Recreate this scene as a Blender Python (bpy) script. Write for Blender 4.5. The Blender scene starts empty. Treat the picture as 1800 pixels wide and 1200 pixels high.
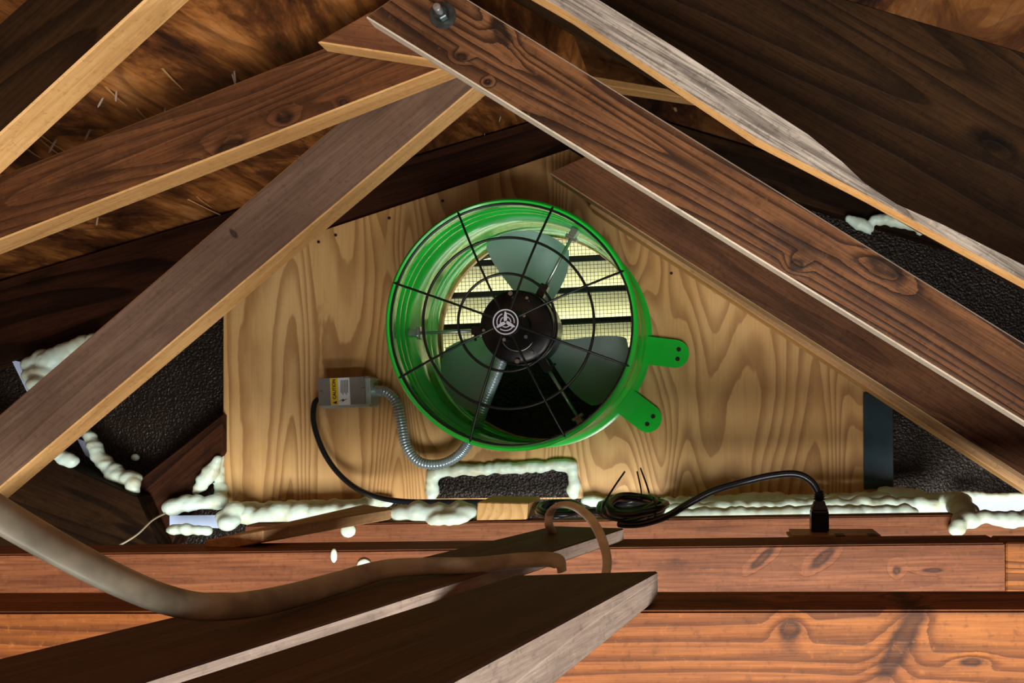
import bpy, bmesh, math, random
from mathutils import Vector, Matrix
random.seed(7)
S = bpy.context.scene
C = S.collection
# ------------------------------------------------------------------ camera, world, light, exposure
F = 1500.0; PX, PY = 1250.0, 720.0          # focal length in px, principal point of the (cropped) photo
cam_d = bpy.data.cameras.new('camera'); cam = bpy.data.objects.new('camera', cam_d); C.objects.link(cam)
cam.rotation_euler = (math.radians(90), 0, 0)
cam_d.sensor_width = 36; cam_d.lens = F/1800*36
cam_d.shift_x = (900-PX)/1800; cam_d.shift_y = (PY-600)/1800
cam_d.clip_start = .01
S.camera = cam
w = bpy.data.worlds.new('world'); S.world = w; w.use_nodes = True
bg = w.node_tree.nodes['Background']; bg.inputs[0].default_value = (.93, 1, .86, 1); bg.inputs[1].default_value = 6.5
def area(name, loc, target, sx, sy, power, col):
    l = bpy.data.lights.new(name, 'AREA'); l.shape = 'RECTANGLE'; l.size = sx; l.size_y = sy; l.energy = power; l.color = col
    o = bpy.data.objects.new(name, l); C.objects.link(o); o.location = loc
    o.rotation_euler = (Vector(target)-Vector(loc)).to_track_quat('-Z', 'Y').to_euler()
    return o
area('room_lamp', (.25, -.7, -1.3), (0, 1.3, .05), 1.6, 1.4, 140, (1, .985, .93))
S.view_settings.view_transform = 'Standard'; S.view_settings.look = 'None'
S.view_settings.exposure = 0.0; S.view_settings.gamma = 1; S.view_settings.use_curve_mapping = False

# ------------------------------------------------------------------ coordinates
def P(x, y, d): return Vector(((x-PX)*d/F, d, (PY-y)*d/F))            # point seen at (x, y) at distance d
def G(x, y, h):                                                     # point seen at (x, y) on the level h below the eye
    d = F*h/(y-PY); return P(x, y, d)
APX = P(1050, 175, 1.7); SL = .3
def deck_z(x): return APX.z-SL*abs(x-APX.x)
def on_deck(x, y):
    a, b = (x-PX)/F, (PY-y)/F
    s = 1 if True else 0
    dl = (APX.z-SL*APX.x)/(b-SL*a); dr = (APX.z+SL*APX.x)/(b+SL*a)
    d = dl if a*dl < APX.x else dr
    return Vector((a*d, d, b*d))

# ------------------------------------------------------------------ materials
class N:
    def __init__(s, name):
        s.m = bpy.data.materials.new(name); s.m.use_nodes = True; s.t = s.m.node_tree
        s.b = s.t.nodes['Principled BSDF']; s.tc = s.t.nodes.new('ShaderNodeTexCoord'); s.co = s.tc.outputs['Object']
    def n(s, typ, **k):
        x = s.t.nodes.new('ShaderNode'+typ)
        for a, v in k.items():
            if a.startswith('i_'):
                key = a[2:]; key = int(key) if key.isdigit() else key.replace('_', ' ')
                s.put(x.inputs[key], v)
            else: setattr(x, a, v)
        return x
    def put(s, inp, v):
        if isinstance(v, bpy.types.NodeSocket): s.t.links.new(v, inp)
        else: inp.default_value = v
    def math(s, op, a, b=0.0, c=0.0):
        x = s.n('Math', operation=op)
        for i, v in enumerate((a, b, c)): s.put(x.inputs[i], v)
        return x.outputs[0]
    def vmul(s, v, k): return s.n('VectorMath', operation='MULTIPLY', i_0=v, i_1=k).outputs[0]
    def vadd(s, v, k): return s.n('VectorMath', operation='ADD', i_0=v, i_1=k).outputs[0]
    def rnd(s): return s.n('ObjectInfo').outputs['Random']
    def noise(s, v, scale, detail=2, rough=.5, dist=0):
        return s.n('TexNoise', i_Vector=v, i_Scale=scale, i_Detail=detail, i_Roughness=rough, i_Distortion=dist).outputs[0]
    def mix(s, f, a, b, mode='MIX'):
        x = s.n('Mix', data_type='RGBA', blend_type=mode); s.put(x.inputs[0], f); s.put(x.inputs[6], a); s.put(x.inputs[7], b); return x.outputs[2]
    def ramp(s, f, stops):
        x = s.n('ValToRGB'); s.put(x.inputs[0], f); e = x.color_ramp.elements
        while len(e) < len(stops): e.new(.5)
        for k, (p, c) in zip(e, stops): k.position = p; k.color = c if len(c) == 4 else (*c, 1)
        return x.outputs[0]
    def step(s, f, a, b):
        x = s.n('MapRange', interpolation_type='SMOOTHSTEP'); s.put(x.inputs[0], f); x.inputs[1].default_value = a; x.inputs[2].default_value = b; return x.outputs[0]
    def bump(s, h, st, dist=.002):
        x = s.n('Bump', i_Strength=st, i_Distance=dist); s.put(x.inputs['Height'], h); s.t.links.new(x.outputs[0], s.b.inputs['Normal'])
    def fin(s, col, rough=.5, metal=0, **k):
        s.put(s.b.inputs['Base Color'], col if isinstance(col, bpy.types.NodeSocket) else (*col[:3], 1))
        s.put(s.b.inputs['Roughness'], rough); s.put(s.b.inputs['Metallic'], metal)
        for a, v in k.items(): s.put(s.b.inputs[a.replace('_', ' ')], v)
        return s.m
def c4(c): return (*c, 1)
def wood(name, dark, mid, light, rings=9, line=.5, blotch=.5, knots=.5, rough=.62, stretch=.1, gs=7., fib=.35, bstr=.5, spots=(), spec=.22):
    q = N(name); r = q.rnd()
    off = q.n('CombineXYZ', i_0=q.math('MULTIPLY', r, 31.), i_1=q.math('MULTIPLY', r, 17.), i_2=q.math('MULTIPLY', r, 23.)).outputs[0]
    v = q.vadd(q.co, off)
    con = q.noise(q.vmul(v, (stretch, 1, 1)), gs, 1.5, .45, .35)               # its contours are the growth rings
    # knots bend the rings
    vk = q.vmul(v, (3.2, 6, 9))
    vor = q.n('TexVoronoi', feature='F1', i_Vector=vk, i_Scale=1.0)
    kd = vor.outputs['Distance']; sep = q.n('SeparateColor', i_0=vor.outputs['Color']).outputs[0]
    on = q.step(sep, 1-knots*.55-.01, 1-knots*.55+.01)
    kn = q.math('MULTIPLY', q.math('SUBTRACT', 1., q.step(kd, .04, .22)), on)
    core = q.math('MULTIPLY', q.math('SUBTRACT', 1., q.step(q.math('ADD', kd, q.math('MULTIPLY', q.noise(v, 90, 2), .09)), .10, .2)), on)
    con = q.math('ADD', con, q.math('MULTIPLY', kn, .06))
    sp = None
    if spots:
        pos = q.n('NewGeometry').outputs['Position']
        for (sx, sy, sd, ra, rb, an) in spots:                                  # single knots, each at its place on the board
            m = q.n('Mapping', vector_type='TEXTURE', i_Vector=pos); c = P(sx, sy, sd)
            m.inputs['Location'].default_value = (c.x, 0, c.z); m.inputs['Rotation'].default_value = (0, -math.radians(an), 0); m.inputs['Scale'].default_value = (ra, 1e3, rb)
            ln = q.n('VectorMath', operation='LENGTH', i_0=m.outputs[0]).outputs['Value']
            ln = q.math('ADD', ln, q.math('MULTIPLY', q.math('SUBTRACT', q.noise(q.vmul(pos, (.6, 1, 1)), 55, 4, .65), .5), 1.1))
            con = q.math('ADD', con, q.math('MULTIPLY', q.math('SUBTRACT', 1., q.step(ln, .3, 2.6)), .06))
            k = q.math('SUBTRACT', 1., q.step(ln, .55, 1.25)); k = q.math('MULTIPLY', k, q.math('ADD', .62, q.math('MULTIPLY', q.step(ln, .1, .8), .38))); sp = k if sp is None else q.math('MAXIMUM', sp, k)
    con = q.math('ADD', con, q.math('MULTIPLY', q.noise(q.vmul(v, (.12, 1, 1)), 60, 2, .5), .012))
    ph = q.math('FRACT', q.math('MULTIPLY', con, rings))
    late = q.math('MULTIPLY', q.step(ph, .35, .93), q.math('SUBTRACT', 1., q.step(ph, .94, 1.)))
    fibre = q.noise(q.vmul(v, (.035, 1, 1)), 330, 2, .6)
    fibre2 = q.noise(q.vmul(v, (.05, 1, 1)), 70, 3, .6)
    blo = q.noise(q.vmul(v, (.45, 1, 1)), 9, 4, .6)
    base = q.mix(q.step(blo, .3, .7), c4(mid), c4(light))
    base = q.mix(q.math('MULTIPLY', q.step(fibre, .3, .75), fib), base, c4(dark))
    base = q.mix(q.math('MULTIPLY', q.step(fibre2, .45, .75), fib), base, c4(dark))
    base = q.mix(q.math('MULTIPLY', late, line), base, c4(dark))
    st = q.step(q.noise(q.vmul(v, (.4, 1, 1)), 14, 4, .65), .56, .72)
    base = q.mix(q.math('MULTIPLY', st, blotch), base, c4(tuple(x*.35 for x in dark)))
    base = q.mix(q.math('MULTIPLY', core, .85), base, c4((dark[0]*.25, dark[1]*.25, dark[2]*.32)))
    if sp is not None: base = q.mix(q.math('MULTIPLY', sp, .9), base, c4((dark[0]*.3, dark[1]*.32, dark[2]*.5)))
    h = q.math('ADD', q.math('MULTIPLY', late, .5), q.math('ADD', q.math('MULTIPLY', fibre, .5), q.math('MULTIPLY', blo, .6)))
    dirt = q.noise(v, 130, 4, .7)
    base = q.mix(q.math('MULTIPLY', q.step(dirt, .52, .72), .38), base, c4(tuple(x*.5 for x in dark)))
    base = q.mix(q.math('MULTIPLY', q.math('SUBTRACT', 1., q.step(dirt, .28, .42)), .22), base, c4(tuple(min(1, x*1.35) for x in light)))
    q.bump(h, bstr, .0015)
    return q.fin(base, rough, Specular_IOR_Level=spec)
M = {}
M['brown']  = wood('brown_lumber', (.033, .011, .004), (.135, .046, .015), (.22, .08, .027), 22, .6, .5, .4, fib=.55, spots=[(500, 207, 1.112, .013, .0085, 20), (405, 258, 1.112, .020, .010, 20), (604, 182, 1.112, .007, .006, 0)])
M['brace'] = wood('brace_lumber', (.035, .013, .006), (.13, .05, .02), (.22, .088, .036), 14, .5, .5, .6, fib=.55)
M['brown2'] = wood('red_brown_lumber', (.06, .02, .009), (.19, .07, .026), (.28, .11, .045), 12, .4, .4, .4, fib=.5)
M['grained'] = wood('coarse_grained_lumber', (.02, .007, .003), (.125, .048, .017), (.22, .09, .034), 24, .9, .55, .25, stretch=.075, gs=8, fib=.5, bstr=.9, spots=[(812, 100, 1.05, .008, .005, -10), (880, 55, 1.05, .022, .010, -60), (858, 145, 1.05, .005, .004, 0), (1560, 470, 1.05, .028, .012, -25), (1400, 465, 1.05, .010, .008, 0)])
M['grey_brown'] = wood('grey_brown_lumber', (.06, .033, .021), (.145, .083, .055), (.215, .132, .09), 8, .25, .3, .15, fib=.4, spots=[(411, 411, 1.155, .009, .004, -50)])
M['edge']   = wood('pale_wood', (.34, .155, .045), (.60, .315, .11), (.74, .43, .17), 9, .3, .2, .15, fib=.4, bstr=.3)  # pale wood, mostly set on board edges against darker faces
M['edge_grey'] = wood('pale_grey_wood', (.36, .26, .18), (.62, .5, .38), (.74, .63, .50), 9, .25, .15, .1, fib=.3, bstr=.3)
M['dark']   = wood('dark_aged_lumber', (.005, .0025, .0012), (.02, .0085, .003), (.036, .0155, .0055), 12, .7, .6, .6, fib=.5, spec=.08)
M['dark_red'] = wood('dark_red_lumber', (.007, .003, .0015), (.034, .011, .005), (.06, .02, .008), 9, .8, .4, .2, fib=.5, spec=.1)
M['orange'] = wood('orange_pine_joist', (.065, .017, .004), (.21, .06, .011), (.34, .115, .025), 20, .75, .7, .3, stretch=.06, gs=9, fib=.5, spots=[(1585, 1130, .71, .042, .011, 62), (1388, 1108, .71, .010, .010, 0), (1710, 1165, .71, .012, .004, 0)])
M['red']    = wood('red_pine_joist', (.07, .021, .009), (.20, .066, .025), (.29, .106, .042), 12, .35, .55, .1, fib=.65, spots=[(1340, 981, 1.072, .022, .0055, 42), (1446, 981, 1.072, .024, .007, 42), (1576, 1003, 1.072, .006, .007, 0), (1640, 1002, 1.072, .014, .003, 0)])
M['red_far'] = wood('far_pine_joist', (.08, .025, .011), (.23, .078, .03), (.31, .12, .05), 10, .25, .3, .1, fib=.5)
M['weather'] = wood('grey_weathered_lumber', (.06, .045, .036), (.30, .24, .195), (.46, .39, .32), 16, .6, .45, .1, fib=.9, bstr=1.)
M['plank']  = wood('dusty_plank_side', (.14, .10, .08), (.30, .225, .18), (.42, .33, .27), 8, .2, .3, .1, fib=.4)
M['plank_top'] = wood('shaded_plank_top', (.03, .016, .010), (.085, .048, .032), (.12, .07, .048), 8, .3, .3, .1, fib=.4)  # shade on the upward plank faces put into the wood colour
M['block']  = wood('yellow_block', (.45, .23, .06), (.68, .42, .16), (.78, .53, .24), 26, .5, .1, 0, stretch=1, gs=5, fib=.1)
M['lath']   = wood('tan_lath', (.20, .10, .045), (.48, .27, .125), (.60, .37, .18), 8, .3, .2, .1, fib=.4)
def plywood():
    q = N('fir_plywood'); v = q.co
    con = q.noise(q.vmul(v, (.17, 1, 1)), 5.2, 1.0, .4, .5)
    wig = q.noise(q.vmul(v, (.3, 1, 1)), 26, 3, .55)
    con = q.math('ADD', con, q.math('MULTIPLY', wig, .022))
    ph = q.math('FRACT', q.math('MULTIPLY', con, 30.))
    late = q.math('MULTIPLY', q.step(ph, .25, .9), q.math('SUBTRACT', 1., q.step(ph, .91, .99)))
    fine = q.noise(q.vmul(v, (.03, 1, 1)), 260, 2, .6)
    blo = q.noise(q.vmul(v, (.6, 1, 1)), 5, 3, .55)
    col = q.mix(q.step(blo, .3, .7), (.60, .34, .12, 1), (.74, .47, .20, 1))
    col = q.mix(q.math('MULTIPLY', late, q.math('ADD', .28, q.math('MULTIPLY', wig, .6))), col, (.24, .09, .018, 1))
    col = q.mix(q.math('MULTIPLY', q.step(fine, .4, .8), .22), col, (.33, .15, .05, 1))
    sc = q.step(q.noise(q.vmul(v, (.05, 1, 1)), 30, 2, .5), .70, .74)
    col = q.mix(q.math('MULTIPLY', sc, .5), col, (.75, .52, .26, 1))
    q.bump(q.math('ADD', q.math('MULTIPLY', late, .4), fine), .25, .001)
    return q.fin(col, .5)
M['ply'] = plywood()
def deckmat(name, k):
    q = N(name); v = q.co
    vs = q.vmul(v, (.35, 1, 1))
    con = q.noise(vs, 6, 2, .5, 1.0)
    ph = q.math('FRACT', q.math('MULTIPLY', con, 8.))
    late = q.math('MULTIPLY', q.step(ph, .3, .9), q.math('SUBTRACT', 1., q.step(ph, .9, 1.)))
    blo = q.noise(vs, 8, 8, .72, .6)
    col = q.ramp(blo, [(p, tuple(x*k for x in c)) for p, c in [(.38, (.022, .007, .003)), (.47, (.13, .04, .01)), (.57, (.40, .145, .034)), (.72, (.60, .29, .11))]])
    col = q.mix(q.math('MULTIPLY', late, .5), col, (.05, .016, .006, 1))
    fib = q.noise(q.vmul(v, (.06, 1, 1)), 160, 3, .6)
    col = q.mix(q.math('MULTIPLY', q.step(fib, .45, .8), .5), col, (.03, .011, .005, 1))
    flake = q.step(q.noise(q.vmul(v, (.22, 1, 1)), 30, 3, .6), .70, .74)
    col = q.mix(q.math('MULTIPLY', flake, .6), col, (.5, .3, .15, 1))
    q.bump(q.math('ADD', blo, q.math('MULTIPLY', fib, .4)), .8, .004)
    return q.fin(col, .6, Specular_IOR_Level=.2)
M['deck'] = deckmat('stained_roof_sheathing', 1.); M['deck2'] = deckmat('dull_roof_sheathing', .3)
def tar():
    q = N('black_mastic_coating'); v = q.co
    a = q.noise(v, 190, 3, .55, .4); b = q.noise(v, 16, 2, .5)
    vor = q.n('TexVoronoi', feature='SMOOTH_F1', i_Vector=v, i_Scale=230.0).outputs['Distance']
    q.bump(q.math('ADD', a, q.math('MULTIPLY', vor, .7)), 1., .0035)
    col = q.mix(b, (.006, .004, .003, 1), (.022, .014, .010, 1))
    return q.fin(col, .3, Specular_IOR_Level=.3)
M['tar'] = tar()
def foam():
    q = N('cured_spray_foam'); a = q.noise(q.co, 28, 3, .6)
    col = q.ramp(a, [(.3, (.58, .58, .40)), (.46, (.66, .78, .64)), (.7, (.70, .88, .82))])
    q.bump(q.noise(q.co, 60, 3, .5), .35, .003)
    return q.fin(col, .42, 0, Subsurface_Weight=.15, Subsurface_Radius=(.01, .01, .008))
M['foam'] = foam()
def simple(name, col, rough=.4, metal=0, var=.15, sc=40, bump=0, **k):
    q = N(name); a = q.noise(q.co, sc, 3, .6)
    c = q.mix(q.step(a, .35, .7), c4(col), c4(tuple(x*(1-var) for x in col)))
    if bump: q.bump(a, bump, .001)
    return q.fin(c, rough, metal, **k)
M['green'] = simple('green_enamel', (.014, .58, .045), .24, 0, .12, 12, .05, Coat_Weight=.5, Coat_Roughness=.12)
M['wire'] = simple('black_coated_wire', (.008, .008, .008), .35)
M['black'] = simple('black_motor_paint', (.006, .006, .007), .3)
M['zinc'] = simple('zinc_plated_steel', (.55, .60, .60), .32, .9, .25, 60)
M['steel'] = simple('bare_steel_blade', (.50, .60, .66), .32, .45, .12, 8)
M['galv'] = simple('galvanised_box', (.55, .62, .58), .4, .35, .2, 30, .1)
M['cover'] = simple('grey_cover_plate', (.25, .245, .225), .45, .25, .15, 30)
M['conduit'] = simple('conduit_steel', (.48, .62, .68), .28, .5, .2, 90)
M['cord'] = simple('black_vinyl_cord', (.008, .010, .014), .3)
M['cable'] = simple('dusty_white_cable', (.50, .45, .34), .45, 0, .5, 22, .2)
M['cable2'] = simple('tan_white_cable', (.82, .74, .58), .4, 0, .3, 25, .1)
M['tape'] = simple('dark_blue_tape', (.016, .042, .058), .38, 0, .35, 20, .2)
M['pale_blue'] = simple('pale_blue_patch', (.52, .64, .90), .5, 0, .1, 20)
M['white'] = simple('white_print', (.80, .84, .86), .4, 0, .05)
M['emblem'] = simple('pale_lilac_print', (.72, .74, .86), .4, 0, .05)
M['yellow'] = simple('yellow_print', (.85, .58, .02), .4, 0, .05)
M['ink'] = simple('black_print', (.01, .01, .01), .5, 0, .05)
M['nail'] = simple('bright_nail', (.85, .74, .60), .35, .2, .5, 200)
M['nailhead'] = simple('dark_nail', (.02, .012, .008), .5, .3, .3, 200)
M['boltdark'] = simple('dark_zinc_bolt', (.10, .12, .12), .35, .85, .35, 120)
M['slat'] = simple('cream_painted_slat', (.86, .82, .60), .5, 0, .08, 20)
M['slatedge'] = simple('shaded_slat_edge', (.02, .035, .025), .6, 0, .2, 20)  # unlit inner slat edges: their shade put in as dark green colour
M['outlet'] = simple('brown_outlet', (.36, .20, .10), .4, 0, .2, 30)
M['concrete'] = simple('concrete', (.30, .29, .27), .8, 0, .2, 5)
M['plaster'] = simple('plain_plaster', (.26, .23, .20), .8, 0, .2, 5)
M['thin'] = simple('thin_pale_wire', (.55, .48, .34), .4)

# ------------------------------------------------------------------ mesh helpers
def link(name, me, mats, parent=None, smooth=False):
    o = bpy.data.objects.new(name, me); C.objects.link(o)
    for m in (mats if isinstance(mats, (list, tuple)) else [mats]): me.materials.append(M[m])
    if smooth:
        for p in me.polygons: p.use_smooth = True
    if parent is not None: o.parent = parent
    return o
def from_bm(name, bm, mats, parent=None, smooth=False):
    bmesh.ops.recalc_face_normals(bm, faces=bm.faces)
    me = bpy.data.meshes.new(name); bm.to_mesh(me); bm.free()
    return link(name, me, mats, parent, smooth)
def tag(o, label, cat, group=None):
    o['label'] = label; o['category'] = cat
    if group: o['group'] = group
    return o
def struct(o): o['kind'] = 'structure'; return o
def thing(name, loc, label, cat, group=None, ry=0):
    o = bpy.data.objects.new(name, None); C.objects.link(o); o.location = loc; o.rotation_euler = (0, ry, 0); o.empty_display_size = .05
    bpy.context.view_layer.update()
    return tag(o, label, cat, group)
def auto(o, deg=40):
    me = o.data
    for p in me.polygons: p.use_smooth = True
    try: me.set_sharp_from_angle(angle=math.radians(deg))
    except Exception: pass
    return o
def prism(name, pts, d, t, mats, axis=None, parent=None, bev=.0018, d2=None):
    """board whose front face (parallel to the gable) has the corner points pts = [(px,py),...] at distance d, thickness t;
    local X runs along the first edge (or axis = two points), mats[0] faces, mats[1] edges"""
    w3 = [P(x, y, d) for x, y in pts]
    a, b = ([P(x, y, d) for x, y in axis] if axis else w3[:2])
    u = (b-a).normalized(); ang = math.atan2(-u.z, u.x)
    o0 = sum(w3, Vector())/len(w3); R = Matrix.Rotation(ang, 4, 'Y'); Mx = Matrix.Translation(o0) @ R; inv = Mx.inverted()
    bm = bmesh.new()
    f = [bm.verts.new(inv @ p) for p in w3]; bk = [bm.verts.new(inv @ p + Vector((0, t, 0))) for p in w3]
    bm.faces.new(f); bm.faces.new(bk[::-1])
    n = len(f)
    for i in range(n):
        fc = bm.faces.new((f[i], bk[i], bk[(i+1) % n], f[(i+1) % n])); fc.material_index = 1 if len(mats) > 1 else 0
    if bev: bmesh.ops.bevel(bm, geom=list(bm.edges), offset=bev, segments=1, affect='EDGES', clamp_overlap=True, material=-1)
    o = from_bm(name, bm, mats); o.matrix_world = Mx
    return o
def hexa(name, top, bot, mats, bev=.0015):
    """board from 4 top and 4 bottom world corners (order: far left, far right, near right, near left); local X along its length"""
    u = (top[0]-top[3]).normalized(); z = Vector((0, 0, 1)); v = z.cross(u).normalized(); z = u.cross(v)
    o0 = sum(bot, Vector())/4
    Mx = Matrix((u, v, z)).transposed().to_4x4(); Mx.translation = o0; inv = Mx.inverted()
    bm = bmesh.new(); T = [bm.verts.new(inv @ p) for p in top]; B = [bm.verts.new(inv @ p) for p in bot]
    bm.faces.new(T); bm.faces.new(B[::-1])
    for i in range(4):
        fc = bm.faces.new((T[i], B[i], B[(i+1) % 4], T[(i+1) % 4])); fc.material_index = 1 if len(mats) > 1 else 0
    bmesh.ops.bevel(bm, geom=list(bm.edges), offset=bev, segments=1, affect='EDGES', clamp_overlap=True)
    o = from_bm(name, bm, mats); o.matrix_world = Mx
    return o
def box(bm, c, s, rot=None):
    r = bmesh.ops.create_cube(bm, size=1, matrix=Matrix.Translation(c) @ (rot.to_4x4() if rot else Matrix()) @ Matrix.Diagonal((*s, 1)))
    return r['verts']
def cyl(bm, a, b, r, seg=10, r2=None):
    a, b = Vector(a), Vector(b); q = (b-a).to_track_quat('Z', 'Y').to_matrix().to_4x4()
    bmesh.ops.create_cone(bm, cap_ends=True, segments=seg, radius1=r, radius2=r if r2 is None else r2, depth=(b-a).length, matrix=Matrix.Translation((a+b)/2) @ q)
def ball(bm, c, r, sub=2, s=(1, 1, 1)):
    bmesh.ops.create_icosphere(bm, subdivisions=sub, radius=r, matrix=Matrix.Translation(c) @ Matrix.Diagonal((*s, 1)))
def spline(pts, n=10, closed=False):
    pts = [Vector(p) for p in pts]; out = []; L = len(pts)
    g = (lambda i: pts[i % L]) if closed else (lambda i: pts[max(0, min(L-1, i))])
    for i in range(L if closed else L-1):
        p0, p1, p2, p3 = g(i-1), g(i), g(i+1), g(i+2)
        for k in range(n):
            t = k/n
            out.append(.5*((2*p1)+(p2-p0)*t+(2*p0-5*p1+4*p2-p3)*t*t+(3*p1-p0-3*p2+p3)*t**3))
    if not closed: out.append(pts[-1])
    return out
def tube(bm, path, r, seg=10, closed=False, wide=1., up=Vector((0, 0, 1)), rad=None, twist=0.):
    n = len(path); rings = []; prev = None
    for i, p in enumerate(path):
        a = path[(i-1) % n] if closed or i else path[0]; b = path[(i+1) % n] if closed or i < n-1 else path[-1]
        t = (b-a).normalized()
        if wide != 1. or prev is None:
            s = up-t*up.dot(t)
            if s.length < 1e-4: s = Vector((1, 0, 0))
        else: s = prev-t*prev.dot(t)
        s.normalize(); prev = s; v = t.cross(s)
        rr = rad(i/(n-1)) if rad else r
        ring = []
        for k in range(seg):
            a_ = 2*math.pi*k/seg; e = s*math.cos(a_)*wide+v*math.sin(a_)
            if twist: e = Matrix.Rotation(twist, 3, t) @ e
            ring.append(bm.verts.new(p+e*rr))
        rings.append(ring)
    m = n if closed else n-1
    for i in range(m):
        A, B = rings[i], rings[(i+1) % n]
        for k in range(seg): bm.faces.new((A[k], A[(k+1) % seg], B[(k+1) % seg], B[k]))
    if not closed: bm.faces.new(rings[0][::-1]); bm.faces.new(rings[-1])
def tube_obj(name, pts, r, mat, parent=None, seg=10, n=10, **k):
    bm = bmesh.new(); path = spline(pts, n)
    if parent is not None:
        inv = parent.matrix_world.inverted(); path = [inv @ p for p in path]
    else:
        o0 = path[0].copy(); path = [p-o0 for p in path]
    tube(bm, path, r, seg, **k)
    o = from_bm(name, bm, mat, parent, True)
    if parent is None: o.location = o0
    return o
def lathe(bm, prof, seg=64, closed=False):
    """prof = [(radius, y)] spun about local Y"""
    rings = [[bm.verts.new((r*math.cos(2*math.pi*k/seg), y, r*math.sin(2*math.pi*k/seg))) for k in range(seg)] for r, y in prof]
    m = len(rings) if closed else len(rings)-1
    for i in range(m):
        A, B = rings[i], rings[(i+1) % len(rings)]
        for k in range(seg): bm.faces.new((A[k], A[(k+1) % seg], B[(k+1) % seg], B[k]))
    return rings
def sheet(name, outer, holes, y, t, mats, frame):
    """flat sheet parallel to the gable with holes; outer / holes are (X, Z) lists in world; frame = local matrix"""
    bm = bmesh.new(); inv = frame.inverted(); es = []
    for loop in [outer]+holes:
        vs = [bm.verts.new((x, y, z)) for x, z in loop]
        es += [bm.edges.new((vs[i], vs[(i+1) % len(vs)])) for i in range(len(vs))]
    r = bmesh.ops.triangle_fill(bm, use_beauty=True, use_dissolve=False, edges=es, normal=(0, -1, 0))
    fs = [g for g in r['geom'] if isinstance(g, bmesh.types.BMFace)]
    ex = bmesh.ops.extrude_face_region(bm, geom=fs)
    bmesh.ops.translate(bm, verts=[g for g in ex['geom'] if isinstance(g, bmesh.types.BMVert)], vec=(0, t, 0))
    bmesh.ops.transform(bm, matrix=inv, verts=bm.verts)
    o = from_bm(name, bm, mats); o.matrix_world = frame
    return o
def XZ(pts, d): return [(P(x, y, d).x, P(x, y, d).z) for x, y in pts]

# ------------------------------------------------------------------ the setting
FAN = P(899, 570, 1.42)                         # fan axis at the front rim
AX, AZ = FAN.x, FAN.z
XL, XR, YB, ZF = -2.5, 2.3, -2.6, -2.4
WY = 1.73
opening = XZ([(728, 640), (1140, 617), (1140, 398), (1010, 398), (745, 487)], WY)
struct(sheet('wall_back', [(XL, ZF), (XR, ZF), (XR, deck_z(XR)), (APX.x, APX.z), (XL, deck_z(XL))], [opening], WY, .02, ['tar'], Matrix.Translation((0, WY, -2))))
def slab(name, x0, x1, mat='deck'):
    L = 1.75-YB; bm = bmesh.new()
    p = [(x0, YB, deck_z(x0)), (x1, YB, deck_z(x1)), (x1, 1.75, deck_z(x1)), (x0, 1.75, deck_z(x0))]
    lo = [bm.verts.new(q) for q in p]; hi = [bm.verts.new((q[0], q[1], q[2]+.015)) for q in p]
    bm.faces.new(lo); bm.faces.new(hi[::-1])
    for i in range(4): bm.faces.new((lo[i], hi[i], hi[(i+1) % 4], lo[(i+1) % 4]))
    u = Vector((0, 1, 0)); v = Vector((x1-x0, 0, deck_z(x1)-deck_z(x0))).normalized()
    Mx = Matrix((u, v, u.cross(v))).transposed().to_4x4(); Mx.translation = Vector(((x0+x1)/2, 0, deck_z((x0+x1)/2)))
    bmesh.ops.transform(bm, matrix=Mx.inverted(), verts=bm.verts)
    o = from_bm(name, bm, [mat]); o.matrix_world = Mx
    bpy.context.view_layer.update()
    return struct(o)
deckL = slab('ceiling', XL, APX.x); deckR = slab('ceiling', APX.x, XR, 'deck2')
def wallbox(name, c, s, m):
    bm = bmesh.new(); box(bm, (0, 0, 0), s); o = from_bm(name, bm, [m]); o.location = c; return struct(o)
wallbox('floor', ((XL+XR)/2, (1.75+YB)/2, ZF-.02), (XR-XL, 1.75-YB, .04), 'concrete')
wallbox('wall_left', (XL-.02, (1.75+YB)/2, (ZF+deck_z(XL))/2), (.04, 1.75-YB, deck_z(XL)-ZF), 'plaster')
wallbox('wall_right', (XR+.02, (1.75+YB)/2, (ZF+deck_z(XR))/2), (.04, 1.75-YB, deck_z(XR)-ZF), 'plaster')
struct(sheet('wall_front', [(XL, ZF), (XR, ZF), (XR, deck_z(XR)), (APX.x, APX.z), (XL, deck_z(XL))], [], YB-.02, .02, ['plaster'], Matrix.Translation((0, YB, -2))))
# nails and splinters coming through the sheathing
nail_me = None
for i, (x, y, ln) in enumerate([(412, 125, .02), (408, 130, .016), (290, 190, .02), (181, 172, .018), (158, 228, .02), (205, 160, .02), (122, 268, .022), (172, 382, .018), (300, 420, .02), (303, 432, .014), (75, 508, .018), (97, 512, .02), (232, 486, .018), (98, 246, .022), (880, 205, .012), (852, 235, .012)]):
    p = on_deck(x, y)
    if nail_me is None:
        bm = bmesh.new(); cyl(bm, (0, 0, .004), (0, 0, -.016), .0014, 6); cyl(bm, (0, 0, -.016), (0, 0, -.02), .0014, 6, .0002)
        o = from_bm('nail', bm, 'nail'); nail_me = o.data
    else: o = bpy.data.objects.new('nail', nail_me); C.objects.link(o)
    o.parent = deckL; o.matrix_world = Matrix.Translation(p) @ Matrix.Rotation(random.uniform(-.5, .5), 4, 'X') @ Matrix.Rotation(random.uniform(-.3, .5), 4, 'Y') @ Matrix.Scale(ln/.02, 4)
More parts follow.
